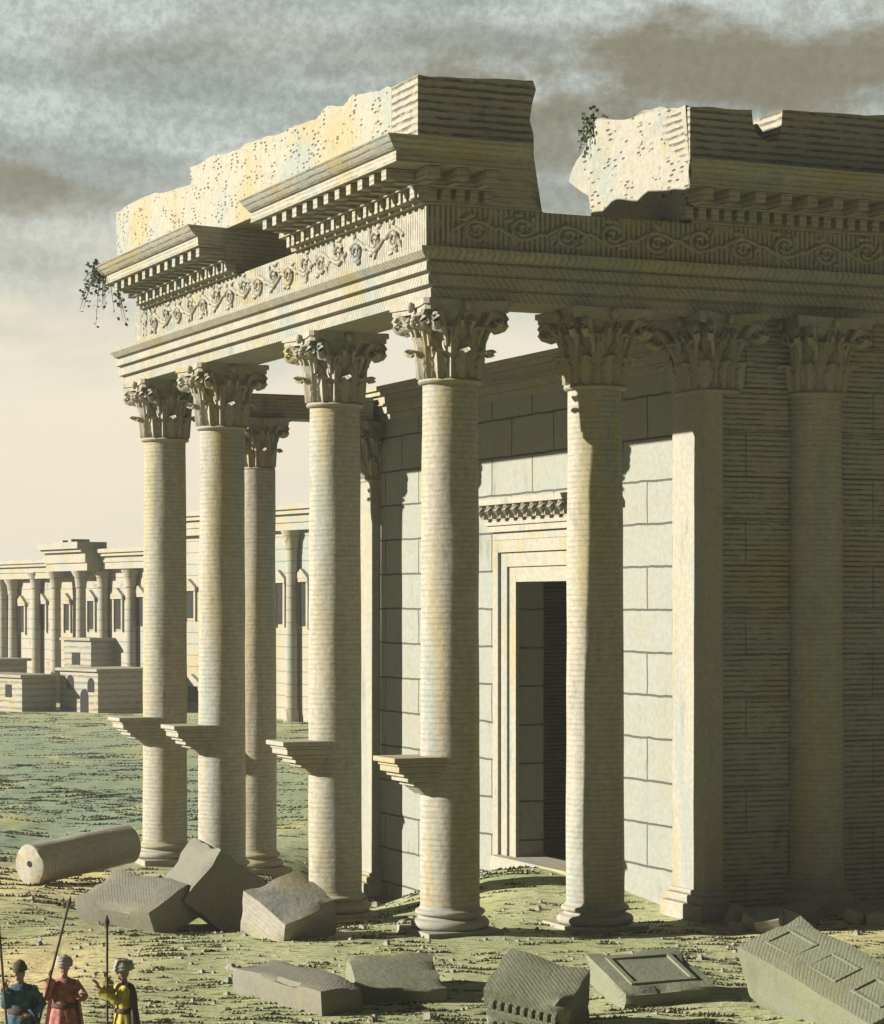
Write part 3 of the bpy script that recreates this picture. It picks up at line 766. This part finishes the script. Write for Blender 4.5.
house('low flat-roofed house with one small window at the picture edge, before the far colonnade', -30, 22, 56, 172, 675, ((.25, 1.0, 1.9, .45, False), (.7, .9, 1.8, .45, False)))
house('dark low shed behind the house at the picture edge', -40, -20, 27, 186, 659)
house('two-windowed house with an arched door beside the outermost column', 60, 98, 158, 170, 669, ((.35, -.3, 1.1, .55, True), (.72, 1.55, 2.1, .5, True), (.18, 1.45, 2.0, .45, True)))
house('taller flat-roofed block rising behind the house with the arched door', 64, 91, 165, 184, 638, ((.55, 3.0, 3.9, .6, False),))

# ------------------------------------------------------------------ plants on the ruin
def plant(name, label, base, n, spread, droop, sd):
    r_ = random.Random(sd); e = empty(name, base); tag(e, label, 'plant')
    st_, lf = MB(), MB()
    for i in range(n):
        dx, dy = r_.uniform(-1, 1) * spread[0], r_.uniform(-1, 1) * spread[1]; dz = r_.uniform(droop[0], droop[1])
        pts = [(0 + dx * .15, dy * .2, 0)]
        for q in (.35, .7, 1): pts.append((dx * q, dy * q, dz * q * q + .22 * math.sin(PI * q) + r_.uniform(-.05, .05)))
        st_.tube(pts, [.02, .016, .012, .006], 4)
        for q in range(14):
            s_ = r_.uniform(.3, 1); b_ = Vector((dx * s_, dy * s_, dz * s_ * s_ + .22 * math.sin(PI * s_))) + Vector([r_.uniform(-.1, .1) for _ in range(3)])
            a_ = Vector([r_.uniform(-1, 1) for _ in range(3)]).normalized() * r_.uniform(.08, .16); c_ = a_.cross(Vector([r_.uniform(-1, 1) for _ in range(3)])).normalized() * .06
            lf.add([b_, b_ + a_ * .5 + c_, b_ + a_, b_ + a_ * .5 - c_], [(0, 1, 2, 3)])
    st_.build('stem', M['stem'], e); lf.build('leaves', M['leaf'], e, recalc=False)
q = P(-2.3, VEND - .1, 17.3); plant('hanging_plant', 'bushy plant hanging from the broken far end of the side cornice', q, 26, (.75, .75), (-1.5, .45), 5)
q = P(UB + .1, vz(UB, 592, 128)[0] + .1, vz(UB, 592, 128)[1] - .15); plant('wall_plant', 'small weed growing on the broken end of the entablature', q, 12, (.4, .5), (-.7, .6), 9)

# ------------------------------------------------------------------ people
def limb_pts(a, b): return [Vector(a), (Vector(a) + Vector(b)) / 2, Vector(b)]
def body_mesh(name, arms, head_yaw):
    vs, es, rs = [], [], []
    def add(p, r_, par=None):
        vs.append(tuple(p)); rs.append(r_)
        if par is not None: es.append((par, len(vs) - 1))
        return len(vs) - 1
    pel = add((0, 0, .95), .14); sp = add((0, 0, 1.15), .125, pel); ch = add((0, 0, 1.33), .145, sp); nk = add((0, 0, 1.47), .055, ch)
    hd0 = add((0, -.01, 1.55), .065, nk); hd1 = add((0, -.015, 1.64), .085, hd0); hd2 = add((0, -.005, 1.72), .065, hd1)
    for s in (-1, 1):
        h_ = add((.095 * s, 0, .88), .095, pel); kn = add((.10 * s, -.02, .49), .062, h_); an = add((.10 * s, .02, .09), .04, kn); add((.115 * s, -.15, .03), .032, an)
    for s in (-1, 1):
        el, wr, fd = [Vector(q) for q in arms[s]]
        sh = add((.17 * s, 0, 1.40), .06, ch); e_ = add(el, .042, sh); w_ = add(wr, .028, e_)
        fd = fd.normalized(); side = fd.cross((wr - el).normalized())
        if side.length < .1: side = fd.cross(Vector((0, 1, .2)))
        side.normalize(); nrm = side.cross(fd)
        pm = add(wr + fd * .06, .034, w_)
        for i, ln in enumerate((.065, .078, .082, .07)):
            k1 = add(wr + fd * .10 + side * (.027 - .018 * i), .010, pm); k2 = add(Vector(vs[k1]) + fd * ln * .5 + nrm * .015, .009, k1); add(Vector(vs[k2]) + fd * ln * .35 + nrm * .03, .008, k2)
        t1 = add(wr + fd * .04 + side * .05, .011, w_); add(Vector(vs[t1]) + fd * .04 + side * .02 + nrm * .015, .009, t1)
    me = bpy.data.meshes.new(name); me.from_pydata(vs, es, []); o = bpy.data.objects.new(name, me); COL.objects.link(o)
    m1 = o.modifiers.new('skin', 'SKIN'); m1.use_smooth_shade = True
    for i, d_ in enumerate(me.skin_vertices[0].data): d_.radius = (rs[i], rs[i]); d_.use_root = (i == 0)
    o.modifiers.new('sub', 'SUBSURF').render_levels = 1; o.modifiers['sub'].levels = 1
    bpy.context.view_layer.update()
    dg = bpy.context.evaluated_depsgraph_get(); me2 = bpy.data.meshes.new_from_object(o.evaluated_get(dg))
    bpy.data.objects.remove(o)
    # face: nose, brow, chin, eyes, ears merged in the same mesh
    bm = bmesh.new(); bm.from_mesh(me2)
    Rm = Matrix.Translation((0, -.01, 1.63)) @ Matrix.Rotation(head_yaw, 4, 'Z')
    def blob(c, s): bmesh.ops.create_icosphere(bm, subdivisions=2, radius=1, matrix=Rm @ Matrix.Translation(c) @ Matrix.Diagonal((*s, 1)))
    blob((0, 0, 0), (.078, .095, .115)); blob((0, -.1, -.012), (.014, .022, .026)); blob((0, -.075, -.09), (.035, .028, .025)); blob((0, -.09, -.055), (.026, .012, .008))
    for s in (-1, 1): blob((.03 * s, -.085, .012), (.012, .01, .008)); blob((.08 * s, .01, -.005), (.01, .02, .032))
    bm.to_mesh(me2); bm.free(); me2.name = name
    me2.polygons.foreach_set('use_smooth', [True] * len(me2.polygons))
    return me2
def person(label, px, Y, yaw, arms, robe, cloak, turban_c, head_yaw=0.0, big=1.0, cloak_side=(0.15, PI - .15), sash=True, tunic=None):
    X = at(px, Y); e = empty('person', (X, Y, terr(X, Y)), yaw); tag(e, label, 'person', 'men standing with spears')
    me = body_mesh('body', arms, head_yaw); me.materials.clear(); me.materials.append(M['skin'])
    b = bpy.data.objects.new('body', me); COL.objects.link(b); b.parent = e
    rb = MB(); rings = []; sd = random.random() * 9
    for z, wx, wy in ((1.47, .075, .07), (1.445, .14, .10), (1.40, .205, .125), (1.32, .215, .145), (1.2, .195, .145), (1.05, .18, .14), (1.0, .185, .145), (.9, .21, .165), (.7, .235, .19), (.45, .26, .215), (.2, .285, .24), (.06, .30, .255)):
        k = max(0, 1.3 - z) * .085
        rings.append([(wx * math.cos(a_) * (1 + k * math.sin(9 * a_ + sd) + k * .5 * math.sin(5 * a_ + 2 * sd)), wy * math.sin(a_) * (1 + k * math.sin(9 * a_ + sd)), z) for a_ in [2 * PI * i / 48 for i in range(48)]])
    rb.loops(rings, cap=False)
    for s in (-1, 1):
        el, wr, fd = [Vector(q) for q in arms[s]]; sh = Vector((.165 * s, 0, 1.395)); pts = []; ra = []
        for i in range(7):
            q = i / 6; pts.append(sh.lerp(el, q)); ra.append(.085 - .012 * q)
        for i in range(1, 7):
            q = i / 6 * .9; pts.append(el.lerp(wr, q)); ra.append(.073 + .012 * q + .006 * math.sin(i * 2.3))
        rb.tube(pts, ra, 14)
    rb.build('robe', M[robe], e, 60)
    if cloak:
        ck = MB(); rings = []
        for z, wx, wy in ((1.46, .10, .10), (1.42, .20, .15), (1.3, .25, .19), (1.05, .255, .205), (.8, .285, .24), (.5, .315, .27), (.22, .335, .29)):
            k = .06 + (1.4 - z) * .06; n_ = 30; a0, a1 = cloak_side
            out = [(wx * math.cos(a0 + (a1 - a0) * i / n_) * (1 + k * math.sin(i * 1.3)), wy * math.sin(a0 + (a1 - a0) * i / n_) * (1 + k * math.sin(i * 1.3)), z) for i in range(n_ + 1)]
            inn = [(x * .94, y * .94, zz) for x, y, zz in reversed(out)]
            rings.append(out + inn)
        ck.loops(rings); ck.build('cloak', M[cloak], e, 60)
    if sash:
        sm = MB(); sm.loops([[(wx * math.cos(a_), wy * math.sin(a_), z) for a_ in [2 * PI * i / 32 for i in range(32)]] for z, wx, wy in ((.99, .19, .15), (1.0, .205, .165), (1.06, .203, .163), (1.075, .188, .148))]); sm.build('sash', M['belt'], e, 50)
    tb = MB()
    Rz = Matrix.Rotation(head_yaw, 4, 'Z')
    for k in range(4):
        pts = []
        for i in range(33):
            a_ = 2 * PI * i / 32; rr = .108 * (1 + .03 * math.sin(3 * a_ + k)) * (1.0 - .10 * max(0, k - 1)) * big
            pts.append(Rz @ Vector((rr * math.cos(a_), -.005 + rr * 1.08 * math.sin(a_), 1.69 + k * .032 * big + .014 * math.sin(a_ + k * 1.2))))
        tb.tube(pts, .036 * big, 8)
    tb.lathe([(.11 * big, 1.70), (.11 * big, 1.78), (.07, 1.825 * (1 + .02 * (big - 1))), (.015, 1.85)], 20, (0, -.005, 0)); tb.build('turban', M[turban_c], e, 60)
    return e
def spear(label, p0, p1):
    o = MB(); a_, b_ = Vector(p0), Vector(p1); d_ = (b_ - a_); tip = d_.normalized() * .22
    o.tube([Vector((0, 0, 0)), d_ * .5, d_], .02, 8)
    s = o.build('spear', M['wood'], None, 50); s.location = a_
    h_ = MB(); h_.tube([d_ * .999, d_ + tip * .15, d_ + tip * .45, d_ + tip], [.02, .026, .045, .003], 6); h_.build('blade', M['belt'], s, 40)
    tag(s, label, 'spear', 'spears held by the standing men'); return s
# local frame: x to the right, -y towards the viewer (yaw 0)
YR = 39.8; XR = at(64, YR); gR = terr(XR, YR)
HR = (at(48.5, YR - .22), YR - .22, z_at(976, YR - .22))
person('man in a rose robe and white turban facing forward, a slanting spear beside him', 64, YR, 0.0,
       {-1: ((HR[0] - XR - .04, -.08, 1.18), (HR[0] - XR + .03, -.19, HR[2] - gR - .05), (-.2, -.35, 1)), 1: ((.32, .05, 1.16), (.27, -.20, 1.24), (.5, -.5, .45))}, 'red', 'pink', 'white', .1)
HB = (at(5, 39.1), 39.1, z_at(985, 39.1)); XB = at(20, 39.3); gB = terr(XB, 39.3)
person('man in a blue robe with bare wrapped head, one hand on his hip', 20, 39.3, 0.0,
       {-1: ((HB[0] - XB - .03, -.02, 1.12), (HB[0] - XB + .02, -.18, HB[2] - gB - .06), (-.1, -.4, 1)), 1: ((.36, .06, 1.13), (.17, -.14, .98), (-1, -.2, -.3))}, 'blue', 'navy', 'brown', -.5, .82, (-.35, PI * .62))
YY = 39.2; XY = at(124, YY); gY = terr(XY, YY)
HY = (at(107, YY - .1), YY - .1, z_at(978, YY - .1)); cs, sn = math.cos(-PI / 2 * .8), math.sin(-PI / 2 * .8)
def loc(p):                                           # world offset -> local of the turned figure
    dx, dy = p[0] - XY, p[1] - YY; return (dx * cs + dy * sn, -dx * sn + dy * cs, p[2] - gY)
yl = {1: ((.22, -.14, 1.20), loc((at(99, YY - .25), YY - .25, z_at(988, YY - .25))), (0, -.5, 1)), -1: ((-.20, -.20, 1.17), loc((HY[0] + .02, HY[1], HY[2] - .05)), (0, -.45, 1))}
person('man in a yellow robe and large turban seen from the side, grasping an upright spear', 124, YY, -PI / 2 * .8, yl, 'yellow', 'brown', 'white', 0, 1.12, (.35, PI - .2))
spear('slanting spear beside the man in rose, its tip rising over the grass', (at(26.5, YR - .25), YR - .25, terr(at(26.5, YR), YR)), (at(67.5, YR - .25), YR - .25, z_at(909, YR - .25)))
spear('upright spear in the hands of the man in yellow', (at(107.5, YY - .14), YY - .14, terr(at(107.5, YY), YY)), (at(107, YY - .14), YY - .14, z_at(928, YY - .14)))
spear('spear of the man in blue, leaning out of the picture', (at(11, 39.05), 39.05, terr(at(11, 39), 39.05)), (at(-2, 39.05), 39.05, z_at(915, 39.05)))

# ------------------------------------------------------------------ light and sky
EL_SUN = math.radians(20)
hs = Vector((-UX + .36 * VX, -UY + .36 * VY, 0)).normalized()
sdir = Vector((hs.x * math.cos(EL_SUN), hs.y * math.cos(EL_SUN), math.sin(EL_SUN)))
sl = bpy.data.lights.new('sun', 'SUN'); sl.energy = 5.0; sl.angle = math.radians(.5); sl.color = (1, .96, .88)
so = bpy.data.objects.new('sun', sl); COL.objects.link(so); so.rotation_euler = (-sdir).to_track_quat('-Z', 'Y').to_euler(); so.location = (-30, 40, 40)

wd = bpy.data.worlds.new('World'); sc.world = wd; wd.use_nodes = True
nt = wd.node_tree; nt.nodes.clear()
class WT(NT):
    def __init__(s): s.t = nt
t = WT()
out = t.n('ShaderNodeOutputWorld'); bg = t.n('ShaderNodeBackground'); t.l(bg.outputs[0], out.inputs[0])
SKY = .10; bg.inputs['Strength'].default_value = SKY
sky = t.n('ShaderNodeTexSky', sky_type='NISHITA'); sky.sun_disc = False; sky.sun_elevation = EL_SUN; sky.sun_rotation = math.atan2(sdir.x, sdir.y)
sky.dust_density = 3.0; sky.air_density = 1.2
co = t.coord('Generated'); sep = t.n('ShaderNodeSeparateXYZ'); t.l(co, sep.inputs[0])
def scol(c, k=.71): return tuple(x / SKY * k for x in c)
n0 = t.noise(t.mapping(co, (6, 6, 20)), 1.6, 4, .5); n1 = t.noise(t.mapping(co, (6, 6, 26), (3, 1, 5)), 1.6, 5, .5); n2 = t.noise(t.mapping(co, (12, 12, 26), (8, 2, 9)), 1.7, 6, .6)
grain = t.noise(co, 230, 4, .75)
cl = t.mix(t.rng(n1, .36, .66), scol((.235, .265, .25)), scol((.37, .41, .385)))
def bank(cx, cz, sx, sz, amt):                        # a brown rain cloud in one quarter of the sky
    global cl
    m = t.n('ShaderNodeVectorMath', operation='DISTANCE'); t.l(t.mapping(co, (1 / sx, 0, 1 / sz)), m.inputs[0]); m.inputs[1].default_value = (cx / sx, 0, cz / sz)
    d = t.math('ADD', m.outputs['Value'], t.math('MULTIPLY', t.math('SUBTRACT', n2, .5), 2.6))
    cl = t.mix(t.rng(d, 1.15, .35, 0, amt), cl, scol((.165, .15, .105)))
bank(.13, .212, .13, .022, .95); bank(.045, .18, .03, .03, .7); bank(-.165, .165, .035, .012, .8); bank(-.02, .222, .16, .014, .35)
cl = t.mix(t.rng(grain, .35, .65, .35, 0), cl, scol((.10, .10, .08)))
hz = t.mix(t.rng(n1, .4, .65, 0, .4), scol((.57, .51, .405)), scol((.50, .475, .40)))
hz = t.mix(.12, hz, sky.outputs[0])
elev = t.math('ADD', sep.outputs[2], t.math('MULTIPLY', t.math('SUBTRACT', n0, .5), .12))
c = t.mix(t.rng(elev, .085, .175), hz, cl)
# unseen dark sky overhead and to the south, added to dim the shaded faces
unseen_dim_sky = t.mix(t.rng(n1, .35, .65), scol((.012, .014, .014)), scol((.026, .028, .027)))
unseen_dim_sky = t.mix(.03, unseen_dim_sky, sky.outputs[0])
c = t.mix(t.rng(t.math('ADD', sep.outputs[2], t.math('MULTIPLY', n0, .06)), .27, .42), c, unseen_dim_sky)
c = t.mix(t.rng(sep.outputs[1], .45, -.1), c, unseen_dim_sky)
t.l(c, bg.inputs['Color'])

# ------------------------------------------------------------------ air
hm = bpy.data.materials.new('haze_air'); hm.use_nodes = True; hm.node_tree.nodes.clear()
ho = hm.node_tree.nodes.new('ShaderNodeOutputMaterial'); hv = hm.node_tree.nodes.new('ShaderNodeVolumePrincipled')
hv.inputs['Color'].default_value = (.93, .90, .82, 1); hv.inputs['Density'].default_value = .0004
hm.node_tree.links.new(hv.outputs[0], ho.inputs['Volume'])
xs = [v.co for v in go.data.vertices]
hb = MB(); hb.box(min(p.x for p in xs) - 5, max(p.x for p in xs) + 5, min(p.y for p in xs) - 5, max(p.y for p in xs) + 5, min(p.z for p in xs) - 1, 21.5)
hz_o = hb.build('haze', hm, None); tag(hz_o, 'thin pale haze in the air over the plain', 'haze', None, 'stuff')

# ------------------------------------------------------------------ camera
cam = bpy.data.cameras.new('camera'); cam.sensor_fit = 'HORIZONTAL'; cam.sensor_width = 36; cam.lens = F * 36 / W
cam.shift_y = (HOR - H / 2) / W; cam.clip_end = 20000; cam.clip_start = .5
co_ = bpy.data.objects.new('camera', cam); COL.objects.link(co_); co_.location = (0, 0, CAM_Z); co_.rotation_euler = (PI / 2, 0, 0); sc.camera = co_
sc.view_settings.view_transform = 'Standard'; sc.view_settings.look = 'None'; sc.view_settings.exposure = 1.2; sc.view_settings.gamma = 1
sc.view_settings.use_curve_mapping = False
sc.cycles.max_bounces = 6; sc.cycles.diffuse_bounces = 2
